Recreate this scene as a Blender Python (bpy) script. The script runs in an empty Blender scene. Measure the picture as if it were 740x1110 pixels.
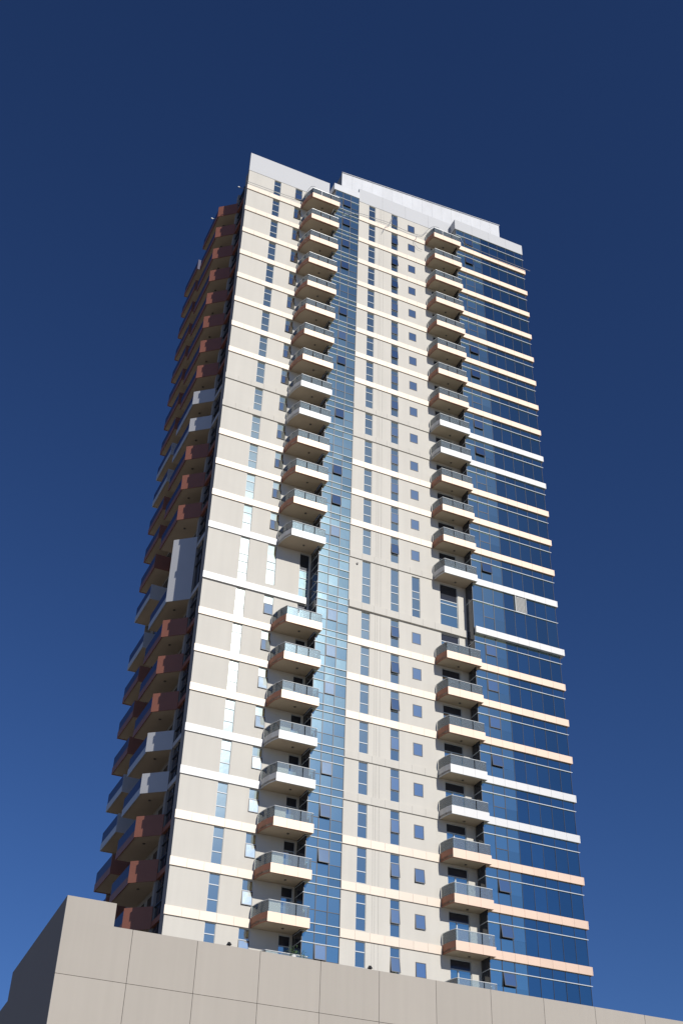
import bpy, math, random
from mathutils import Vector, Matrix
random.seed(7)
scene = bpy.context.scene
COL = scene.collection

# ------------------------------------------------------------------ camera
cam_d = bpy.data.cameras.new("camera")
cam = bpy.data.objects.new("camera", cam_d)
COL.objects.link(cam)
cr = Vector((0.90857226, -0.41691534, 0.02603936))
cu = Vector((-0.27066963, -0.54009124, 0.79689359))
cf = Vector((0.31817353, 0.73108348, 0.60355824))
m = Matrix((cr, cu, -cf)).transposed().to_4x4()
m.translation = Vector((-21.684, -76.547, 1.65))
cam.matrix_world = m
cam_d.sensor_fit = 'HORIZONTAL'
cam_d.sensor_width = 36.0
cam_d.lens = 36.0 * 1313.826 / 740.0
cam_d.clip_start = 0.5
cam_d.clip_end = 6000
scene.camera = cam

# ------------------------------------------------------------------ light
SUN_AZ, SUN_EL = 13.5, 30.5        # degrees from -Y towards +X, and above the horizon
w = bpy.data.worlds.new("World"); scene.world = w; w.use_nodes = True
nt = w.node_tree; nt.nodes.clear()
sky = nt.nodes.new('ShaderNodeTexSky'); sky.sky_type = 'NISHITA'; sky.sun_disc = False
sky.sun_elevation = math.radians(SUN_EL); sky.sun_rotation = math.radians(180 - SUN_AZ)
sky.altitude = 0; sky.air_density = 1.0; sky.dust_density = 0.0; sky.ozone_density = 10.0
bg = nt.nodes.new('ShaderNodeBackground'); bg.inputs['Strength'].default_value = 0.05
wo = nt.nodes.new('ShaderNodeOutputWorld')
gm = nt.nodes.new('ShaderNodeGamma'); gm.inputs[1].default_value = 1.18          # clear dry air seen through a polariser
tn = nt.nodes.new('ShaderNodeVectorMath'); tn.operation = 'MULTIPLY'; tn.inputs[1].default_value = (1.20, 1.05, 1.08)
nt.links.new(sky.outputs[0], gm.inputs[0]); nt.links.new(gm.outputs[0], tn.inputs[0]); nt.links.new(tn.outputs[0], bg.inputs[0]); nt.links.new(bg.outputs[0], wo.inputs[0])
a, e = math.radians(SUN_AZ), math.radians(SUN_EL)
sdir = Vector((math.sin(a) * math.cos(e), -math.cos(a) * math.cos(e), math.sin(e)))
sl = bpy.data.lights.new("sun", 'SUN'); sl.energy = 4.2; sl.angle = math.radians(0.55); sl.color = (1.0, 0.955, 0.88)
so = bpy.data.objects.new("sun", sl); COL.objects.link(so)
so.rotation_euler = sdir.to_track_quat('Z', 'Y').to_euler(); so.location = (20, -60, 140)
scene.view_settings.view_transform = 'Standard'; scene.view_settings.look = 'None'
scene.view_settings.exposure = 0; scene.view_settings.gamma = 1
scene.view_settings.use_curve_mapping = False

# ------------------------------------------------------------------ materials
def mat(name, col, rough=.6, metal=0.0, var=0.0, vscale=1.0, spec=.5, island=0.0, bump=0.0, bscale=1.0, stretch=(1, 1, 1), streak=0.0, streak_scale=(3, 3, .15), streak_col=None):
    M = bpy.data.materials.new(name); M.use_nodes = True
    n = M.node_tree.nodes; l = M.node_tree.links
    p = n['Principled BSDF']
    p.inputs['Base Color'].default_value = (*col, 1); p.inputs['Roughness'].default_value = rough
    p.inputs['Metallic'].default_value = metal; p.inputs['Specular IOR Level'].default_value = spec
    tc = n.new('ShaderNodeNewGeometry')
    last = None
    def mul(prev, fac_out, lo, hi):
        mr = n.new('ShaderNodeMapRange'); mr.inputs['To Min'].default_value = lo; mr.inputs['To Max'].default_value = hi
        l.new(fac_out, mr.inputs['Value'])
        vm = n.new('ShaderNodeVectorMath'); vm.operation = 'SCALE'
        if prev is None: vm.inputs[0].default_value = col
        else: l.new(prev, vm.inputs[0])
        l.new(mr.outputs[0], vm.inputs['Scale'])
        return vm.outputs[0]
    if var > 0:
        mp = n.new('ShaderNodeMapping'); mp.inputs['Scale'].default_value = stretch
        l.new(tc.outputs['Position'], mp.inputs[0])
        no = n.new('ShaderNodeTexNoise'); no.inputs['Scale'].default_value = vscale; no.inputs['Detail'].default_value = 6
        l.new(mp.outputs[0], no.inputs['Vector'])
        last = mul(last, no.outputs['Fac'], 1 - var, 1 + var)
    if streak > 0:
        mp = n.new('ShaderNodeMapping'); mp.inputs['Scale'].default_value = streak_scale
        l.new(tc.outputs['Position'], mp.inputs[0])
        no = n.new('ShaderNodeTexNoise'); no.inputs['Scale'].default_value = 1.0; no.inputs['Detail'].default_value = 5
        l.new(mp.outputs[0], no.inputs['Vector'])
        last = mul(last, no.outputs['Fac'], 1 + streak, 1 - streak)
    if island > 0:
        last = mul(last, tc.outputs['Random Per Island'], 1 - island, 1 + island)
    if last is not None: l.new(last, p.inputs['Base Color'])
    if bump > 0:
        no = n.new('ShaderNodeTexNoise'); no.inputs['Scale'].default_value = bscale; no.inputs['Detail'].default_value = 3
        l.new(tc.outputs['Position'], no.inputs['Vector'])
        b = n.new('ShaderNodeBump'); b.inputs['Strength'].default_value = 1.0; b.inputs['Distance'].default_value = bump
        l.new(no.outputs['Fac'], b.inputs['Height']); l.new(b.outputs[0], p.inputs['Normal'])
    return M

def sheen(M, gloss, rough, fac):
    """satin lacquer of the composite panels: a broad pale highlight over the panel colour"""
    n = M.node_tree.nodes; l = M.node_tree.links
    g_ = n.new('ShaderNodeBsdfGlossy'); g_.inputs[0].default_value = (*gloss, 1); g_.inputs['Roughness'].default_value = rough
    mx = n.new('ShaderNodeMixShader'); mx.inputs[0].default_value = fac
    l.new(n['Principled BSDF'].outputs[0], mx.inputs[1]); l.new(g_.outputs[0], mx.inputs[2])
    l.new(mx.outputs[0], n['Material Output'].inputs[0]); return M

def rail_glass(name, tint, gloss):
    M = bpy.data.materials.new(name); M.use_nodes = True
    n = M.node_tree.nodes; l = M.node_tree.links; n.clear()
    o = n.new('ShaderNodeOutputMaterial'); t = n.new('ShaderNodeBsdfTransparent'); t.inputs[0].default_value = (*tint, 1)
    g = n.new('ShaderNodeBsdfGlossy'); g.inputs[0].default_value = (*gloss, 1); g.inputs['Roughness'].default_value = .08
    d = n.new('ShaderNodeBsdfDiffuse'); d.inputs[0].default_value = (.45, .50, .53, 1)
    m0 = n.new('ShaderNodeMixShader'); m0.inputs[0].default_value = .22
    l.new(t.outputs[0], m0.inputs[1]); l.new(d.outputs[0], m0.inputs[2])
    f = n.new('ShaderNodeFresnel'); f.inputs[0].default_value = 1.7
    mx = n.new('ShaderNodeMixShader'); l.new(f.outputs[0], mx.inputs[0]); l.new(m0.outputs[0], mx.inputs[1]); l.new(g.outputs[0], mx.inputs[2])
    l.new(mx.outputs[0], o.inputs[0])
    return M

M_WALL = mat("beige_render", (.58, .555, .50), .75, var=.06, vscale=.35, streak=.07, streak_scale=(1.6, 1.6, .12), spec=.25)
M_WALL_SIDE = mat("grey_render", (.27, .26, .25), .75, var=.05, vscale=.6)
M_COPPER = sheen(mat("copper_composite_panel", (.47, .29, .205), .5, .0, var=.12, vscale=1.1, island=.06, spec=.3), (1, .90, .78), .50, .17)
M_PEACH = sheen(mat("peach_cream_band_panel", (.56, .465, .375), .55, .0, var=.07, vscale=.6, island=.04), (1, .93, .84), .45, .08)
M_TERRA = sheen(mat("terracotta_panel_shaded", (.22, .082, .056), .55, .0, var=.14, vscale=1.3, island=.08, spec=.25), (1, .62, .42), .5, .10)  # terracotta version of the front panels, side-face shade put into its darker colour
M_SILVER = sheen(mat("silver_composite_panel", (.39, .395, .41), .5, .0, var=.05, vscale=1.0, island=.03), (.9, .9, .88), .56, .16)
M_CROWN = mat("pale_grey_crown_panel", (.475, .485, .50), .6, .0, var=.03, vscale=.5, island=.03)
M_PENT = mat("white_metal_cladding", (.56, .575, .60), .55, .0, var=.12, vscale=1.4, stretch=(1, 1, .5), island=.05)
M_FRAME = mat("white_aluminium_frame", (.50, .54, .58), .45, .0)
M_DARKFRAME = mat("dark_aluminium_frame", (.03, .035, .045), .4, .3)
GL = dict(metal=1.0, island=.16, bump=.006, bscale=.9)
M_GLASS = sheen(mat("blue_window_glass", (.62, .66, .55), .07, **GL), (.62, .85, .95), .25, .028)
M_GLASS_BAY = sheen(mat("blue_curtain_glass", (.64, .74, .62), .07, **GL), (.50, .80, .95), .26, .028)
M_GLASS_DARK = sheen(mat("dark_blue_curtain_glass", (.24, .37, .40), .07, **GL), (.45, .75, .95), .26, .012)
M_GLASS_VENT = sheen(mat("grey_blue_vent_glass", (.78, .80, .76), .07, **GL), (.6, .8, .9), .3, .028)
M_GLASS_SIDE = mat("dark_side_glass", (.04, .045, .06), .12, .3, island=.25)
M_RAILGLASS = rail_glass("pale_green_railing_glass", (.80, .88, .88), (.8, .85, .9))
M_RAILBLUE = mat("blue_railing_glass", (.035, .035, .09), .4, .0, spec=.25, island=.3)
M_SOFFIT = mat("cream_soffit", (.46, .38, .285), .85, var=.08, vscale=1.2)
M_LAMP = mat("soffit_lamp_body", (.10, .09, .08), .5)
M_ROOF = mat("roof_concrete", (.35, .34, .32), .9, var=.1)
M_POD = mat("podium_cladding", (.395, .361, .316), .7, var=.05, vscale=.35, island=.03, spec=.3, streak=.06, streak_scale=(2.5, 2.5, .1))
M_PODSIDE = mat("podium_cladding_shaded", (.225, .195, .165), .8, var=.04, vscale=.5)  # podium cladding on the side away from the sun, shade put into the colour
M_JOINT = mat("dark_joint", (.20, .18, .165), .9)
M_GROUND = mat("paving_ground", (.30, .265, .215), .95, var=.2, vscale=.15)
M_ASPHALT = mat("asphalt", (.05, .05, .052), .9, var=.2, vscale=2)
M_LEAF = mat("leaf_green", (.05, .10, .03), .7, island=.5)
M_POT = mat("white_plastic_pot", (.7, .7, .68), .5)
M_BLACK = mat("black_metal", (.02, .02, .02), .4)
M_CABLE = mat("grey_cable", (.32, .33, .36), .5)
M_PALE = mat("pale_metal", (.7, .72, .72), .4, .2)
M_LOUVRE = mat("light_grey_louvre", (.55, .55, .53), .6)

# ------------------------------------------------------------------ mesh helpers
WPOS = {}
class MB:
    def __init__(s): s.v = []; s.f = []
    def quad(s, a, b, c, d):
        i = len(s.v); s.v += [a, b, c, d]; s.f.append((i, i+1, i+2, i+3)); return s
    def box(s, x0, x1, y0, y1, z0, z1):
        i = len(s.v)
        s.v += [(x0,y0,z0),(x1,y0,z0),(x1,y1,z0),(x0,y1,z0),(x0,y0,z1),(x1,y0,z1),(x1,y1,z1),(x0,y1,z1)]
        for f in ((0,3,2,1),(4,5,6,7),(0,1,5,4),(1,2,6,5),(2,3,7,6),(3,0,4,7)): s.f.append(tuple(i+k for k in f))
        return s
    def prism(s, poly, z0, z1):
        n = len(poly); i = len(s.v)
        s.v += [(x, y, z0) for x, y in poly] + [(x, y, z1) for x, y in poly]
        s.f.append(tuple(i+k for k in reversed(range(n)))); s.f.append(tuple(i+n+k for k in range(n)))
        for k in range(n):
            j = (k+1) % n; s.f.append((i+k, i+j, i+n+j, i+n+k))
        return s
    def bar(s, p, q, r, n=6):
        p, q = Vector(p), Vector(q); d = (q-p).normalized()
        u = d.orthogonal().normalized(); w_ = d.cross(u); i = len(s.v)
        for c in (p, q):
            for k in range(n):
                t = 2*math.pi*k/n; s.v.append(tuple(c + u*math.cos(t)*r + w_*math.sin(t)*r))
        for k in range(n):
            j = (k+1) % n; s.f.append((i+k, i+j, i+n+j, i+n+k))
        s.f.append(tuple(i+k for k in reversed(range(n)))); s.f.append(tuple(i+n+k for k in range(n)))
        return s
    def strip_wall(s, pts, t, z0, z1):
        """a wall of thickness t (to the right of travel) following plan polyline pts"""
        P = [Vector(p) for p in pts]; n = len(P); off = []
        for k in range(n):
            d = Vector((0, 0))
            if k > 0: d += (P[k]-P[k-1]).normalized()
            if k < n-1: d += (P[k+1]-P[k]).normalized()
            d.normalize(); nn = Vector((-d.y, d.x))
            ref = (P[k+1]-P[k]).normalized() if k < n-1 else (P[k]-P[k-1]).normalized()
            c = max(.35, nn.dot(Vector((-ref.y, ref.x))))
            off.append(P[k] + nn*t/c)
        for k in range(n-1):
            s.prism([tuple(P[k]), tuple(P[k+1]), tuple(off[k+1]), tuple(off[k])], z0, z1)
        return s
    def build(s, name, m, parent=None, label=None):
        xs = [v[0] for v in s.v]; ys = [v[1] for v in s.v]; zs = [v[2] for v in s.v]
        o = Vector(((min(xs)+max(xs))/2, (min(ys)+max(ys))/2, min(zs)))
        me = bpy.data.meshes.new(name)
        me.from_pydata([(v[0]-o.x, v[1]-o.y, v[2]-o.z) for v in s.v], [], s.f)
        me.materials.append(m); me.update()
        ob = bpy.data.objects.new(name, me); COL.objects.link(ob)
        WPOS[ob.name] = o
        if parent is not None:
            ob.parent = parent; ob.location = o - WPOS[parent.name]
        else: ob.location = o
        if label: ob['label'] = label
        return ob
def empty(name, loc):
    o = bpy.data.objects.new(name, None); COL.objects.link(o); o.location = loc; WPOS[o.name] = Vector(loc); return o
def tag(o, label, cat=None, group=None, kind=None):
    o['label'] = label
    if cat: o['category'] = cat
    if group: o['group'] = group
    if kind: o['kind'] = kind
    return o

# ------------------------------------------------------------------ levels
Z0 = 102.315; H = 3.3
def zb(k): return Z0 - (k*H if k <= 13 else (k-1+1.5)*H)      # underside of band k
KMAX = 24
GREY = {8, 9, 13, 14, 18, 19}
YR, YS, YB = -1.33, -1.40, -2.36       # right wall, glass strip, glass bay planes
XS0, XS1, XB0, XB1 = 9.10, 11.90, 22.90, 31.23
ZPAR = 105.35

# ------------------------------------------------------------------ setting
g = MB().box(-900, 900, -900, 900, -2.0, 0.0).build("ground", M_GROUND); tag(g, "flat sandy paving around the buildings", kind='structure')
g['kind'] = 'structure'
rd = MB().box(-300, 300, -62, -46, 0.004, 0.008).build("road", M_ASPHALT); tag(rd, "asphalt road in front of the podium", kind='structure')

# ------------------------------------------------------------------ tower
tower = empty("high_rise_tower", (15.6, 9.0, 0.0))
tag(tower, "tall beige residential high rise with blue glass strips, copper bands and stacked balconies", "high rise")

def wall_holes(x0, x1, z0, z1, y, holes, depth, name, m=M_WALL):
    """front wall sheet at plane y with rectangular openings and their reveals"""
    xs = sorted({x0, x1} | {h[0] for h in holes} | {h[1] for h in holes})
    mb = MB()
    cols = []
    for xa, xb in zip(xs[:-1], xs[1:]):
        hs = sorted([(h[2], h[3]) for h in holes if h[0] < (xa+xb)/2 < h[1]])
        z = z0
        for ha, hb in hs:
            if ha > z: mb.quad((xa,y,z),(xb,y,z),(xb,y,ha),(xa,y,ha))
            z = hb
        if z < z1: mb.quad((xa,y,z),(xb,y,z),(xb,y,z1),(xa,y,z1))
    for ha, hb, hz0, hz1 in holes:
        Y = y + depth
        mb.quad((ha,y,hz0),(hb,y,hz0),(hb,Y,hz0),(ha,Y,hz0)); mb.quad((ha,y,hz1),(ha,Y,hz1),(hb,Y,hz1),(hb,y,hz1))
        mb.quad((ha,y,hz0),(ha,Y,hz0),(ha,Y,hz1),(ha,y,hz1)); mb.quad((hb,y,hz0),(hb,y,hz1),(hb,Y,hz1),(hb,Y,hz0))
    return mb.build(name, m, tower)

def pane_quad(mb, x0, x1, z0, z1, y, tilt=.0035):
    """one pane of glass, set a hair out of true like real glazing"""
    a = random.gauss(0, tilt)*(x1-x0)/2; b = random.gauss(0, tilt)*(z1-z0)/2
    mb.quad((x0, y-a-b, z0), (x1, y+a-b, z0), (x1, y+a+b, z1), (x0, y-a+b, z1))

def window(name, x0, x1, z1, z0, y, muls, sash=None, open_=0.0, border=.03):
    """fixed light with horizontal glazing bars; sash=(ztop, zbottom) adds a casement"""
    yf = y + .05
    f = MB()
    f.box(x0, x1, yf, yf+.05, z0, z0+border).box(x0, x1, yf, yf+.05, z1-border, z1)
    f.box(x0, x0+border, yf, yf+.05, z0+border, z1-border).box(x1-border, x1, yf, yf+.05, z0+border, z1-border)
    for mz in muls: f.box(x0+border, x1-border, yf-.01, yf+.05, mz-.03, mz+.03)
    F = f.build(name, M_FRAME, tower)
    p = MB(); zs = [z0+border] + sorted(muls) + [z1-border]
    for za, zc in zip(zs[:-1], zs[1:]): pane_quad(p, x0+border*.6, x1-border*.6, za, zc, yf+.03)
    p.build("pane", M_GLASS, F)
    if sash:
        zt, zl = sash; h = zt-zl; b = .055; c, s_ = math.cos(open_), math.sin(open_)
        def tr(x, d, t):       # d = outward from the closed plane, t = down from the hinge
            return (x, yf-.02 - t*s_ - d*c, zt - t*c + d*s_)
        mb = MB()
        def slab(xa, xc, ta, tc, d0, d1):
            i = len(mb.v)
            mb.v += [tr(xa,d0,ta),tr(xc,d0,ta),tr(xc,d0,tc),tr(xa,d0,tc),tr(xa,d1,ta),tr(xc,d1,ta),tr(xc,d1,tc),tr(xa,d1,tc)]
            for q in ((0,3,2,1),(4,5,6,7),(0,1,5,4),(1,2,6,5),(2,3,7,6),(3,0,4,7)): mb.f.append(tuple(i+k for k in q))
        xa, xc = x0+.01, x1-.01
        slab(xa, xc, 0, b, 0, .04); slab(xa, xc, h-b, h, 0, .04); slab(xa, xa+b, b, h-b, 0, .04); slab(xc-b, xc, b, h-b, 0, .04)
        S = mb.build("sash", M_DARKFRAME, F)
        g_ = MB(); g_.v = [tr(xa+b,.03,h-b), tr(xc-b,.03,h-b), tr(xc-b,.03,b), tr(xa+b,.03,b)]; g_.f = [(0,1,2,3)]
        g_.build("sash_glass", M_GLASS_VENT, F)
    return F

def floors():
    """(k_above, z of the ceiling band underside, z of the band underside below)"""
    yield (-1, ZPAR, zb(0))
    for k in range(0, KMAX): yield (k, zb(k), zb(k+1))

holesL, holesR, wins = [], [], []
for k, zt, zl in floors():
    gap = (k == 13); top = (k == -1)
    if gap:
        bot = zt-4.24; muls = [zt-1.65, zt-2.37, zt-3.42]
        n1 = [(2.82, 3.58, zt-.06, bot, muls, None)]; n2 = [(5.20, 5.98, zt-.06, bot+.35, [zt-1.7, zt-2.45], None)]
        a_ = [(13.10, 13.86, zt-.06, bot, muls, None)]; b_ = [(15.73, 16.48, zt-.06, bot, muls, None)]; c_ = [(17.70, 18.46, zt-.2, bot, muls, None)]
    else:
        n1 = [(2.82, 3.58, zt-.05, zt-2.64, [zt-.78, zt-1.80], None)]
        n2 = [(5.20, 5.99, zt-.05, zt-1.82, [zt-.79], (zt-.82, zt-1.80))]
        a_ = [(13.10, 13.85, zt-.06, zt-2.60, [zt-.72, zt-1.76], None)]
        b_ = [(15.73, 16.47, zt-.06, zt-2.62, [zt-.70, zt-1.76], (zt-.72, zt-1.74))]
        c_ = [(17.66, 18.48, zt-.76, zt-1.82, [], (zt-.77, zt-1.81))]
    for nm, L, hs, y in (("tall_window", n1, holesL, 0), ("casement_window", n2, holesL, 0), ("narrow_window", a_, holesR, YR),
                         ("vented_window", b_, holesR, YR), ("square_window", c_, holesR, YR)):
        for x0, x1, t, b, mu, sash in L:
            hs.append((x0, x1, b, t)); wins.append((nm, x0, x1, t, b, y, mu, sash, k))
    # balcony doors
    if not top:
        dl = zl + (.62 if gap else .2)
        holesL.append((8.05, 8.93, dl, zt-.04)); holesR.append((20.38, 22.08, dl, zt-.10))

OPEN_B = {0: .10, 1: .16, 2: .12, 12: .1, 14: .1, 15: .12, 16: .14, 19: .05, 20: .12, 21: .1, 22: .16, 5: .08, 7: .05}
OPEN_C = {20: .10, 21: .08, 22: .05, 19: .03}
for nm, x0, x1, t, b, y, mu, sash, k in wins:
    op = 0.0
    if sash:
        if nm == "vented_window": op = OPEN_B.get(k, .02)
        elif nm == "square_window": op = OPEN_C.get(k, .01)
        else: op = random.choice([.05, .07, .09, .06])
    window(nm, x0, x1, t, b, y, mu, sash, op)

ZBOT = 0.0
wall_holes(0.0, 9.05, ZBOT, ZPAR, 0.0, holesL, .14, "left_wing_wall")
# right wing wall, with three vertical expansion grooves built as shallow slots
xs_g = [(XS1, 14.32), (14.332, 14.50), (14.512, 14.79), (14.804, 22.86)]
for i, (xa, xc) in enumerate(xs_g):
    hs = [h for h in holesR if xa <= h[0] and h[1] <= xc]
    wall_holes(xa, xc, ZBOT, ZPAR, YR, hs, .14, "right_wing_wall")
gb = MB()
for xg in (14.32, 14.50, 14.79): gb.box(xg-.01, xg+.03, YR+.015, YR+.06, ZBOT, ZPAR)
gb.build("expansion_groove", M_WALL_SIDE, tower)
# returns and hidden sides of the shell
sh = MB()
sh.box(9.115, 9.14, -1.36, 3.0, ZBOT, ZPAR)          # strip's left return backing
sh.box(XS1-.02, XS1+.0, YR+.02, 3.0, ZBOT, ZPAR)
sh.box(22.905, 22.925, YB+.06, 3.0, ZBOT, ZPAR)
sh.box(0.0, 31.2, 17.0, 17.2, ZBOT, ZPAR)           # back wall
sh.box(31.0, 31.2, YB+.2, 17.0, ZBOT, ZPAR)         # right side wall
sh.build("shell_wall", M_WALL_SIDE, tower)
MB().box(.6, 31.0, .4, 17.0, 104.2, 104.5).build("roof", M_ROOF, tower)
# left side: corner return, recess, pier, long wall
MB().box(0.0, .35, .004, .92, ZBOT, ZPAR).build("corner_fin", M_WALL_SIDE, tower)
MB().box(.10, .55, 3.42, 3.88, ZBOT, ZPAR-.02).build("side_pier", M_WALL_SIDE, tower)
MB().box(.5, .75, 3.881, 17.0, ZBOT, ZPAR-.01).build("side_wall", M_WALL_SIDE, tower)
for k, zt, zl in floors():
    rg = MB()
    for (u, v) in ((.93, 2.15), (2.2, 3.40)):
        z = zt-.05
        for zc in (zt-.75, zt-1.78, zl+.62):
            rg.quad((.30, u, zc+.02), (.30, v, zc+.02), (.30, v, z), (.30, u, z)); z = zc-.02
    rg.build("side_recess_glazing", M_GLASS_SIDE, tower)
fr = MB()
for k, zt, zl in floors():
    for zc in (zt-.75, zt-1.78): fr.box(.22, .32, .93, 3.41, zc-.03, zc+.03)
fr.box(.24, .33, 2.14, 2.21, ZBOT, ZPAR); fr.box(.34, .4, .9, 3.45, ZBOT, ZPAR)
fr.build("side_recess_frame", M_DARKFRAME, tower)

# ---- floor bands
def panel_run(mb, x0, x1, y0, y1, z0, z1, n, gapw=.012):
    d = (x1-x0)/n
    for i in range(n):
        mb.box(x0+i*d+(gapw/2 if i else 0), x0+(i+1)*d-(gapw/2 if i < n-1 else 0), y0, y1, z0, z1)
for k in range(0, KMAX+1):
    z = zb(k); grey = k in GREY
    mL = M_SILVER if k in (13, 14, 18, 19) else (M_WALL if k in (8, 9) else M_PEACH)
    mR = M_WALL if k in (8, 9, 18, 19, 13, 14) else M_PEACH
    mB_ = M_SILVER if grey else M_COPPER
    mb = MB(); panel_run(mb, -.06, 5.98, -.10 if k != 14 else -.15, .0-.002, z, z+.60, 5)
    if k == 14: panel_run(mb, 5.992, 8.72, -.15, -.002, z, z+.60, 2)
    mb.build("left_floor_band", mL, tower)
    mb = MB(); panel_run(mb, XS1+.02, 19.72, YR-.09 if k != 14 else YR-.17, YR-.002, z, z+(.60 if k != 14 else .66), 7)
    if k == 14: panel_run(mb, 19.732, 22.80, YR-.17, YR-.002, z, z+.66, 2)
    mb.build("right_floor_band", mR, tower)
    # bay band: panels aligned with the mullions
    xs = [22.95, 23.93, 24.96, 25.98, 27.0, 28.05, 29.13, 30.2, 31.34]
    dy = .30 if k == 14 else .14
    mb = MB()
    for xa, xc in zip(xs[:-1], xs[1:]): mb.box(xa+.006, xc-.006, YB-dy, YB-.004, z, z+.60)
    mb.box(31.34, 31.42 if k != 14 else 31.55, YB-dy, YB+.5, z, z+.60)
    mb.build("bay_floor_band", mB_, tower)
    # short piece wrapping round the corner across the side recess
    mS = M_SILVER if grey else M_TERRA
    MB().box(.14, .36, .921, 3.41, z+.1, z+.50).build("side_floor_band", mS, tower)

# ---- parapets and crown
MB().box(-.02, 9.0, -.03, .22, ZPAR, 108.2).build("left_parapet", M_CROWN, tower)
mb = MB(); panel_run(mb, XS1, 22.9, YR-.03, YR+.25, ZPAR, 107.42, 4, .01); mb.build("right_parapet", M_CROWN, tower)
mb = MB(); mb.box(8.98, XS1-.01, YS-.06, YS+.2, 105.66, 106.62); mb.box(8.98, 9.2, YS+.2, -.035, 105.66, 106.62)
mb.box(9.2, XS1-.01, YS+.2, 0.0, 105.62, 105.70); mb.build("strip_parapet", M_PENT, tower)
mb = MB(); panel_run(mb, 22.84, 31.30, YB-.08, YB+.2, 105.50, 107.0, 4, .01); mb.box(22.84, 23.06, YB+.2, YR+.26, 105.50, 107.0)
mb.box(31.1, 31.3, YB+.2, 10, 105.50, 107.0)
mb.box(23.06, 31.1, YB+.2, YR+.2, 105.46, 105.54); mb.build("bay_parapet", M_CROWN, tower)
# penthouse screen behind the parapet, running very slightly out of parallel
ph = MB()
PL, PR = Vector((10.45, .10)), Vector((29.45, -1.02))
n = 16
for i in range(n):
    p, q_ = PL.lerp(PR, i/n), PL.lerp(PR, (i+1)/n); d = (q_-p)*.004; p = p+d; q_ = q_-d
    ph.prism([tuple(p), tuple(q_), (q_.x+.02, q_.y+.18), (p.x+.02, p.y+.18)], 104.5, 111.0)
P = ph.build("penthouse_screen", M_PENT, tower)
MB().prism([(10.45, .3), (29.45, -.8), (29.45, 9), (10.45, 9)], 104.55, 110.9).build("penthouse", M_ROOF, tower)
cp = MB(); cp.prism([(10.40, .02), (29.52, -1.10), (29.55, -.80), (10.43, .32)], 111.0, 111.06); cp.build("penthouse_coping", M_PENT, tower)

# ---- blue glass strip
strip = empty("curtain_wall_strip", (10.5, YS, 0)); strip.parent = tower; strip.location = Vector((10.5, YS, 0)) - WPOS[tower.name]
SM = [XS0+.04, 10.04, 10.94, XS1-.03]
vent_open = {-1: .10, 0: .12, 1: .1, 2: .12, 4: .12, 5: .04, 6: .12, 8: .12, 10: .14, 11: .15, 12: .02, 14: .02, 15: .02, 16: .03, 18: .1, 19: .2, 20: .2, 22: .1}
def opened(name, x0, x1, zt, zl, y, ang, parent, m=M_GLASS_VENT):
    ang *= .7
    h = zt-zl; c, s_ = math.cos(ang), math.sin(ang); b = .05
    mb = MB()
    def tr(x, d, t): return (x, y-.015 - t*s_ - d*c, zt - t*c + d*s_)
    for xa, xc, ta, tc in ((x0, x1, 0, b), (x0, x1, h-b, h), (x0, x0+b, b, h-b), (x1-b, x1, b, h-b)):
        i = len(mb.v)
        mb.v += [tr(xa,0,ta),tr(xc,0,ta),tr(xc,0,tc),tr(xa,0,tc),tr(xa,.04,ta),tr(xc,.04,ta),tr(xc,.04,tc),tr(xa,.04,tc)]
        for q in ((0,3,2,1),(4,5,6,7),(0,1,5,4),(1,2,6,5),(2,3,7,6),(3,0,4,7)): mb.f.append(tuple(i+k for k in q))
    V = mb.build(name, M_DARKFRAME, parent)
    g_ = MB(); g_.v = [tr(x0+b,.03,h-b), tr(x1-b,.03,h-b), tr(x1-b,.03,b), tr(x0+b,.03,b)]; g_.f = [(0,1,2,3)]
    if parent is tower: g_.build("pane", m, V)
    else: g_.build("vent_pane", m, parent)
    if ang > .05:   # dark opening behind the tilted sash
        gg = MB(); gg.quad((x0+.02, y+.002-.006, zl+.02), (x1-.02, y-.004, zl+.02), (x1-.02, y-.004, zt-.02), (x0+.02, y-.004, zt-.02))
        gg.build("vent_opening", M_BLACK, parent if parent is not tower else V)
for k, zt, zl in floors():
    if k == 13: cuts = [zt, zt-.72, zt-1.65, zt-2.37, zt-3.42, zl+.60, zl]
    else: cuts = [zt, zt-.72, zt-1.78, zl+.60, zl]
    if k == -1: cuts[0] = 105.66
    mb = MB()
    for za, zc in zip(cuts[:-1], cuts[1:]):
        for xa, xc in zip(SM[:-1], SM[1:]): pane_quad(mb, xa, xc, zc, za, YS, .006)
    # glazed left return of the strip
    ms = MB()
    for za, zc in zip(cuts[:-1], cuts[1:]): ms.quad((XS0-.02, -.02, zc), (XS0-.02, YS+.02, zc), (XS0-.02, YS+.02, za), (XS0-.02, -.02, za))
    ms.build("return_glazing", M_GLASS_SIDE, strip)
    mb.build("glazing", M_GLASS_BAY, strip)
    for j, zc in enumerate(cuts[1:]):
        dark = (j == 1 and k != 13)
        tb = MB()
        if dark: tb.box(XS0+.02, XS1-.02, YS-.025, YS+.02, zc-.022, zc+.022)
        else:
            tb.box(XS0-.05, XS1-.02, YS-.07, YS-.03, zc-.024, zc+.024); tb.box(XS0-.04, XS0-.01, YS-.03, -.03, zc-.02, zc+.02)
        if len([c for c in strip.children if c.name.startswith('transom')]) < 99:
            tb.build("transom_dark" if dark else "transom", M_DARKFRAME if dark else M_FRAME, strip)
    if k in vent_open and k != 13: opened("vent_sash", SM[1]+.03, SM[2]-.03, zt-.76, zt-1.76, YS, vent_open[k], strip)
for i, x in enumerate(SM):
    MB().box(x-.03, x+.03, YS-.028, YS+.03, ZBOT, 105.66).build("mullion", M_DARKFRAME, strip)

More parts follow.
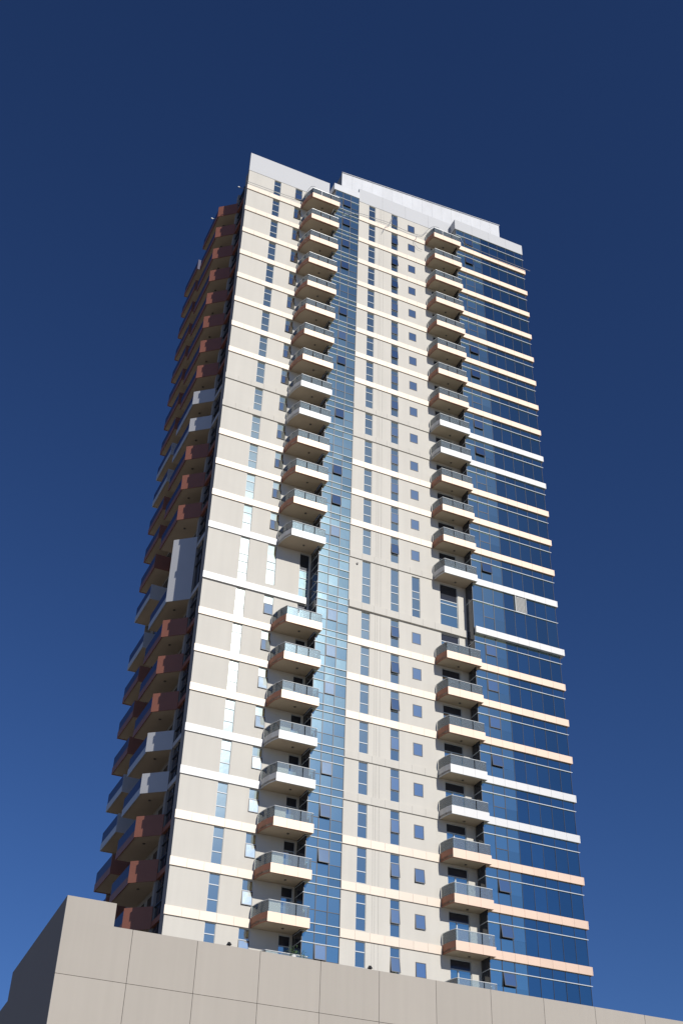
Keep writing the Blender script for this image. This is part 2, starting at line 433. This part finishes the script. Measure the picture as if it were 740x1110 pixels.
# ---- blue glass bay
bay = empty("curtain_wall_bay", (27, YB, 0)); bay.parent = tower; bay.location = Vector((27, YB, 0)) - WPOS[tower.name]
BM = [XB0+.03, 23.93, 24.96, 25.98, 27.0, 28.05, 29.13, 30.2, XB1-.02]
bay_open = {0: .17, 4: .17, 5: .17, 7: .1, 8: .17, 12: .17, 14: .03, 17: .17, 20: .2, 21: .24, 22: .24, 15: .03, 16: .03, -1: .1, 23: .2}
for k, zt, zl in floors():
    if k == 13: cuts = [zt, zt-1.64, zt-3.0, zl+.60, zl]
    else: cuts = [zt, zt-.75, zt-1.76, zl+.60, zl]
    if k == -1: cuts[0] = 105.5
    mb = MB(); md = MB(); mq = MB()
    for za, zc in zip(cuts[:-1], cuts[1:]):
        for i in range(3): pane_quad(mb, BM[i], BM[i+1], zc, za, YB, .006)
        mq.quad((XB0-.03, YR-.1, zc), (XB0-.03, YB+.02, zc), (XB0-.03, YB+.02, za), (XB0-.03, YR-.1, za))
    dc = [cuts[0], cuts[1], cuts[-2], cuts[-1]]
    for za, zc in zip(dc[:-1], dc[1:]):
        for i in range(3, 8): pane_quad(md, BM[i], BM[i+1], zc, za, YB, .005)
    mb.build("glazing", M_GLASS_BAY, bay); md.build("dark_glazing", M_GLASS_DARK, bay); mq.build("return_glazing", M_GLASS_SIDE, bay)
    tb = MB(); tb.box(XB0-.04, XB1+.10, YB-.09, YB-.03, cuts[1]-.026, cuts[1]+.026); tb.box(XB0-.04, XB0, YB-.03, YR, cuts[1]-.03, cuts[1]+.03)
    tb.build("transom", M_FRAME, bay)
    tb = MB()
    for c in cuts[2:-2] if k == 13 else cuts[2:3]: tb.box(BM[1], BM[2], YB-.02, YB+.02, c-.03, c+.03)
    if tb.v: tb.build("transom_dark", M_DARKFRAME, bay)
    if k in bay_open and k != 13: opened("vent_sash", BM[1]+.03, BM[2]-.03, cuts[1]-.05, cuts[2]+.02, YB, bay_open[k], bay)
for i, x in enumerate(BM):
    w_ = .028 if i < 3 else .014
    MB().box(x-w_, x+w_, YB-.022, YB+.03, ZBOT, 105.5).build("mullion", M_DARKFRAME, bay)
# louvre panel in the tall storey
lv = MB(); z = zb(13)-1.60
while z < zb(13)-.06:
    lv.quad((27.15, YB-.075, z), (28.15, YB-.075, z), (28.15, YB-.035, z+.07), (27.15, YB-.035, z+.07)); z += .12
lv.box(27.10, 27.15, YB-.11, YB-.02, zb(13)-1.62, zb(13)-.02); lv.box(28.15, 28.2, YB-.11, YB-.02, zb(13)-1.62, zb(13)-.02)
lv.box(27.15, 28.15, YB-.028, YB-.02, zb(13)-1.62, zb(13)-.02)
lv.build("louvre_panel", M_LOUVRE, tower)

# small round flue cap on the right wing wall
fl = MB().bar((12.62, YR-.10, 58.9), (12.62, YR+.01, 58.9), .09, 12).build("flue_cap", M_BLACK, tower)
# ---- balcony doors
def door(x0, x1, z0, z1, y, muls, verts):
    f = MB(); yf = y+.10
    f.box(x0, x0+.05, yf-.02, yf+.03, z0, z1).box(x1-.05, x1, yf-.02, yf+.03, z0, z1).box(x0+.05, x1-.05, yf-.02, yf+.03, z1-.04, z1)
    for c in muls: f.box(x0+.05, x1-.05, yf-.02, yf+.03, c-.03, c+.03)
    for c in verts: f.box(c-.04, c+.04, yf-.03, yf+.03, z0, min(muls) if len(muls) == 1 else z1-.04)
    D = f.build("balcony_door", M_FRAME, tower)
    p = MB(); zs = [z0]+sorted(muls)+[z1]; xs = [x0]+list(verts)+[x1]
    for za, zc in zip(zs[:-2], zs[1:-1]):
        for xa, xc in zip(xs[:-1], xs[1:]): pane_quad(p, xa+.01, xc-.01, za, zc, yf+.025)
    p.build("pane", M_GLASS_BAY if len(verts) or len(muls) > 1 else M_GLASS, D)
    MB().quad((x0+.03, yf+.025, zs[-2]), (x1-.03, yf+.025, zs[-2]), (x1-.03, yf+.025, z1-.02), (x0+.03, yf+.025, z1-.02)).build("fanlight", M_GLASS_SIDE, D)
for k, zt, zl in floors():
    if k == -1: continue
    dl = zl + (.62 if k == 13 else .2)
    if k == 13:
        door(8.05, 8.93, dl, zt-.04, 0, [zt-1.65, zt-2.4, zt-3.4], []); door(20.38, 22.08, dl, zt-.10, YR, [zt-1.66, zt-2.0, zt-3.1], [])
    else:
        door(8.05, 8.93, dl, zt-.04, 0, [zt-.75], []); door(20.38, 22.08, dl, zt-.10, YR, [zt-.78], [21.05])

# ---- front balconies
def balcony(side_pts, front, right_pts, wall_y, z, m_fascia, label=None):
    """side_pts: plan curve from wall to front-left corner; front: front-right corner; right_pts: back to the building"""
    out = side_pts + [front]
    B = MB().prism(out + right_pts, z+.05, z+.22).build("balcony", M_SOFFIT, tower, label)
    f = MB()
    FL = side_pts[-1]
    f.strip_wall(side_pts, .07, z, z+.66); 
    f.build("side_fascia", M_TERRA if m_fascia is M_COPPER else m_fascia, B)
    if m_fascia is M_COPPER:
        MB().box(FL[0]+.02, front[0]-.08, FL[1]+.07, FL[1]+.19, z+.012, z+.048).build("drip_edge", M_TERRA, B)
    f = MB(); x0, x1 = FL[0], front[0]; n_ = 3; d = (x1-x0)/n_
    for i in range(n_): f.box(x0-.0+i*d+(.005 if i else -.004), x0+(i+1)*d-(.005 if i < n_-1 else -.004), FL[1]-.02, FL[1]+.07, z-.004, z+.66)
    r = right_pts[0]
    f.box(front[0]-.07, front[0], FL[1]+.07, r[1]-.01, z, z+.66)
    f.build("front_fascia", m_fascia, B)
    # glass
    g_ = MB(); g_.strip_wall([(p[0]+.05, p[1]+.02) for p in side_pts], .02, z+.66, z+1.43)
    n_ = 3; y = FL[1]+.04
    for i in range(n_): g_.box(x0+.04+i*d+.01, x0+(i+1)*d-.03, y, y+.015, z+.66, z+1.43)
    g_.box(front[0]-.06, front[0]-.045, y+.03, r[1]-.03, z+.66, z+1.43)
    g_.build("railing_glass", M_RAILGLASS, B)
    h = MB(); pts = [(p[0]+.05, p[1]+.03, z+1.46) for p in side_pts] + [(front[0]-.05, y+.01, z+1.46), (front[0]-.05, r[1]-.03, z+1.46)]
    for p, q in zip(pts[:-1], pts[1:]): h.bar(p, q, .028)
    for i in (0, 1, 2, 3):
        xx = x0+.05+i*d-(.08 if i == 3 else 0)
    h.build("handrail", M_PALE, B)
    ln = MB().bar(((x0+x1)/2, FL[1]+1.0, z+.0), ((x0+x1)/2, FL[1]+1.0, z+.055), .09, 10).build("soffit_lamp", M_LAMP, B)
    return B
for k in range(0, KMAX+1):
    if k == 14 : pass
    z = zb(k)
    mF = M_SILVER if k in GREY else M_COPPER
    if k != 14:
        balcony([(5.93, -.10), (5.99, -.75), (6.12, -1.35), (6.40, -2.02)], (9.42, -2.02), [(9.42, YS-.10), (9.0, YS-.10), (9.0, -.01), (5.95, -.01)], 0, z, mF)
        balcony([(19.74, YR-.10), (19.78, YR-.6), (19.86, YR-1.05), (20.02, YR-1.52)], (23.2, YR-1.52), [(23.2, YB-.16), (22.84, YB-.16), (22.84, YR-.01), (19.76, YR-.01)], YR, z, mF)

# ---- side balconies (front bank A with an angled front, rear bank B)
for k in range(0, KMAX+1):
    z = zb(k); grey = k in GREY
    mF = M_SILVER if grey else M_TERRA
    if k != 13:
        ztop = z+1.55 if k != 14 else zb(13)+1.2
        B = MB().prism([(.18, 3.425), (-1.40, 4.74), (-1.40, 9.6), (.49, 9.6), (.49, 3.89), (.09, 3.89), (.09, 3.6)], z+.05, z+.22).build("side_balcony", M_SOFFIT, tower)
        dv = Vector((-1.63, 1.35)).normalized(); nn = Vector((-dv.y, dv.x))
        p0, p1 = Vector((.16, 3.40)), Vector((-1.47, 4.75)); off = Vector((dv.y, -dv.x))*-.06
        if k != 14:
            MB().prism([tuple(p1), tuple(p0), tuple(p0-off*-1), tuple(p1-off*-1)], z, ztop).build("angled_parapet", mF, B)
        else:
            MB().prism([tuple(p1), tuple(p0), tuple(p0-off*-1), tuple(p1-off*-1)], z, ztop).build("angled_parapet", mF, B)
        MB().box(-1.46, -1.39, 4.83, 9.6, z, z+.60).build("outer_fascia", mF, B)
        MB().box(-1.42, -1.40, 4.85, 9.58, z+.60, z+1.5).build("railing_glass", M_RAILBLUE, B)
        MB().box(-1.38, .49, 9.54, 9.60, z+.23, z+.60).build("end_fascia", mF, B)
        MB().bar((-.5, 5.6, z+.0), (-.5, 5.6, z+.05), .1, 8).build("soffit_lamp", M_LAMP, B)
    B = MB().prism([(.49, 12.46), (-1.0, 12.46), (-1.0, 16.9), (.49, 16.9)], z+.05, z+.22).build("side_balcony", M_SOFFIT, tower)
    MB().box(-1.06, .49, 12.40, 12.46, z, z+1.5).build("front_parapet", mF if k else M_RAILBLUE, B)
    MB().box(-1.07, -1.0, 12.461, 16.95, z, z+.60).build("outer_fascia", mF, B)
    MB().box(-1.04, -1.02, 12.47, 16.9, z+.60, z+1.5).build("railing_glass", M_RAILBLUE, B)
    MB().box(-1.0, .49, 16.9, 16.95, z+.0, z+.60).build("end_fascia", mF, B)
# side doors
for k, zt, zl in floors():
    if k == -1: continue
    for ya, yc in ((4.5, 6.3), (7.2, 9.0), (13.0, 15.8)):
        MB().box(.47, .499, ya, yc, zl+.25, zt-.35 if k != 13 else zt-1).build("side_door" if ya < 7 else ("sliding_side_door" if ya < 9 else "rear_side_door"), M_GLASS_SIDE, tower)

# ------------------------------------------------------------------ light cables strung round the top storey
def cable(name, pts, r, label, group=None, sub=6):
    mb = MB(); P = [Vector(p) for p in pts]; prev = None
    fine = []
    for i in range(len(P)-1):
        p0 = P[max(i-1, 0)]; p1 = P[i]; p2 = P[i+1]; p3 = P[min(i+2, len(P)-1)]
        for s_ in range(sub):
            t = s_/sub
            fine.append(.5*((2*p1)+(-p0+p2)*t+(2*p0-5*p1+4*p2-p3)*t*t+(-p0+3*p1-3*p2+p3)*t**3))
    fine.append(P[-1])
    for p, q in zip(fine[:-1], fine[1:]): mb.bar(p, q, r, 5)
    o = mb.build(name, M_CABLE, None); tag(o, label, "cable", group); return o
cable("cable", [(-.25, -.16, 103.25), (1.5, -.16, 103.3), (3.1, -.16, 103.33), (4.6, -.16, 103.42), (5.9, -.16, 103.62), (6.1, -.5, 104.2), (6.3, -1.6, 104.3), (6.6, -2.1, 103.85)], .022,
      "thin grey cable strung along the top band left of the left balcony stack")
cable("cable", [(9.3, -2.1, 103.75), (9.7, -1.7, 103.3), (10.0, -1.7, 102.6), (10.4, -1.6, 102.35), (11.0, -1.6, 102.5), (12.0, -1.5, 103.2), (13.6, -1.5, 103.35), (15.4, -1.5, 103.5), (17.0, -1.5, 103.3), (18.4, -1.5, 103.3), (19.3, -1.5, 103.6), (20.0, -1.7, 104.7), (20.3, -2.3, 104.6), (20.6, -2.9, 103.9)], .022,
      "thin grey cable looping across the top storey between the two front balcony stacks")
cable("cable", [(23.1, -2.95, 103.8), (23.5, -2.8, 103.2), (24.5, -2.7, 103.1), (27, -2.7, 103.0), (29.5, -2.7, 102.95), (31.9, -2.7, 102.9)], .03,
      "straight grey cable run in front of the top band of the dark glass bay", sub=3)
cable("cable", [(14.6, -1.5, 101.5), (14.9, -1.55, 102.5), (15.3, -1.6, 103.0), (15.6, -1.6, 103.9), (15.75, -1.65, 104.6)], .025,
      "short loose dark cable end dangling over the right wing's top band")
cable("cable", [(18.7, -1.5, 103.3), (18.55, -1.55, 102.6), (18.3, -1.5, 102.1), (18.7, -1.5, 101.3), (19.3, -1.5, 101.2)], .018,
      "curled cable end beside the topmost right front balcony")
# small lamps held out on the left side at the top
def arm_lamp(x, y, z, label):
    L = empty("bracket_lamp", (x, y, z)); tag(L, label, "lamp")
    MB().bar((.25, y, z), (x, y, z), .03).build("arm", M_CABLE, L)
    MB().box(x-.22, x, y-.05, y+.05, z-.06, z+.02).build("lamp_head", M_POT, L)
arm_lamp(-.35, 1.6, 104.2, "small white lamp on a bracket in the dark recess just below the roof corner")
MBt = empty("bracket_lamp", (-1.7, 5.4, 102.6)); tag(MBt, "small white lamp held out from the outer edge of the topmost side balcony", "lamp")
MB().bar((-1.45, 5.4, 102.75), (-1.8, 5.4, 102.62), .025).build("arm", M_CABLE, MBt); MB().box(-2.0, -1.78, 5.35, 5.45, 102.54, 102.63).build("lamp_head", M_POT, MBt)

# ------------------------------------------------------------------ podium building in front
pod = empty("podium_building", (14, -12, 0)); tag(pod, "low grey beige panelled building in the foreground, stepped up at its left corner", "building")
YP = -20.0; X0 = -10.40; ZT = 20.18; ZH = 21.27
jx = [X0, -7.08 - .0] + [-7.08 + 3.23*i for i in range(1, 20)]
jz = [0.0, 3.1, 5.5, 7.95, 10.4, 12.85, 15.28, 17.72, ZT]
mb = MB(); gp = .011
for i in range(len(jx)-1):
    for j in range(len(jz)-1):
        mb.box(jx[i]+(gp if i else 0), jx[i+1]-gp, YP, YP+.12, jz[j]+gp, jz[j+1]-(gp if j < len(jz)-2 else 0))
mb.box(X0, -8.02, YP, YP+.12, ZT, ZH)
W_ = mb.build("front_cladding", M_POD, pod)
XE = jx[-1]
MB().box(X0+.14, XE, YP+.125, YP+.35, 0, ZT-.02).build("backing_wall", M_JOINT, pod)
MB().box(X0+.14, -8.05, YP+.125, YP+.35, ZT-.02, ZH-.02).build("corner_parapet", M_POD, pod)
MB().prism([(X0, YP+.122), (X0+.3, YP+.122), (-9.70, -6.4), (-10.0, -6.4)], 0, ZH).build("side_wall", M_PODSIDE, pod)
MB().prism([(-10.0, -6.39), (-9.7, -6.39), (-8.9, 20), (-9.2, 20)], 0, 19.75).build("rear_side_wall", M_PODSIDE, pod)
MB().prism([(X0+.4, YP+.36), (XE, YP+.36), (XE, -3.1), (-9.6, -3.1)], 18.6, 18.9).build("roof_deck", M_ROOF, pod)
MB().box(XE-.3, XE, YP+.36, -3.1, 0, 18.5).build("end_wall", M_POD, pod)

def flood(x, label):
    L = empty("floodlight", (x, YP+.2, ZT)); tag(L, label, "floodlight", None)
    MB().box(x-.05, x+.05, YP+.16, YP+.24, ZT, ZT+.10).build("bracket", M_BLACK, L)
    mb = MB(); i = 0
    mb.v = [(x-.11, YP+.08, ZT+.10), (x+.11, YP+.08, ZT+.10), (x+.11, YP+.30, ZT+.10), (x-.11, YP+.30, ZT+.10), (x-.05, YP+.16, ZT+.24), (x+.05, YP+.16, ZT+.24), (x+.05, YP+.24, ZT+.24), (x-.05, YP+.24, ZT+.24)]
    mb.f = [(0,3,2,1),(4,5,6,7),(0,1,5,4),(1,2,6,5),(2,3,7,6),(3,0,4,7)]
    mb.build("lamp_head", M_BLACK, L)
flood(-2.2, "small black floodlight on the podium wall below the left wing's windows")
flood(5.40, "small black floodlight on the podium wall below the right wing's windows")

def plant(x, y, z, s_, label):
    L = empty("potted_plant", (x, y, z)); tag(L, label, "plant")
    mb = MB(); mb.prism([(x+.12*math.cos(t)*s_, y+.12*math.sin(t)*s_) for t in [i*math.pi/4 for i in range(8)]], z, z+.22*s_); mb.build("pot", M_POT, L)
    mb = MB(); rnd = random.Random(int(x*100))
    for i in range(60):
        c = Vector((x+rnd.gauss(0, .13)*s_, y+rnd.gauss(0, .13)*s_, z+.22*s_+abs(rnd.gauss(.15, .13))*s_))
        u = Vector((rnd.gauss(0,1), rnd.gauss(0,1), rnd.gauss(0,1))).normalized()*.06*s_; v = u.orthogonal().normalized()*.025*s_
        mb.quad(tuple(c-u), tuple(c-v), tuple(c+u), tuple(c+v))
    mb.build("foliage", M_LEAF, L)
plant(1.30, YP+.45, ZT-.10, 1.3, "larger leafy green potted plant behind the podium wall under the glass strip")
plant(1.80, YP+.45, ZT-.12, 1.0, "smaller potted plant just right of the larger one behind the podium wall")
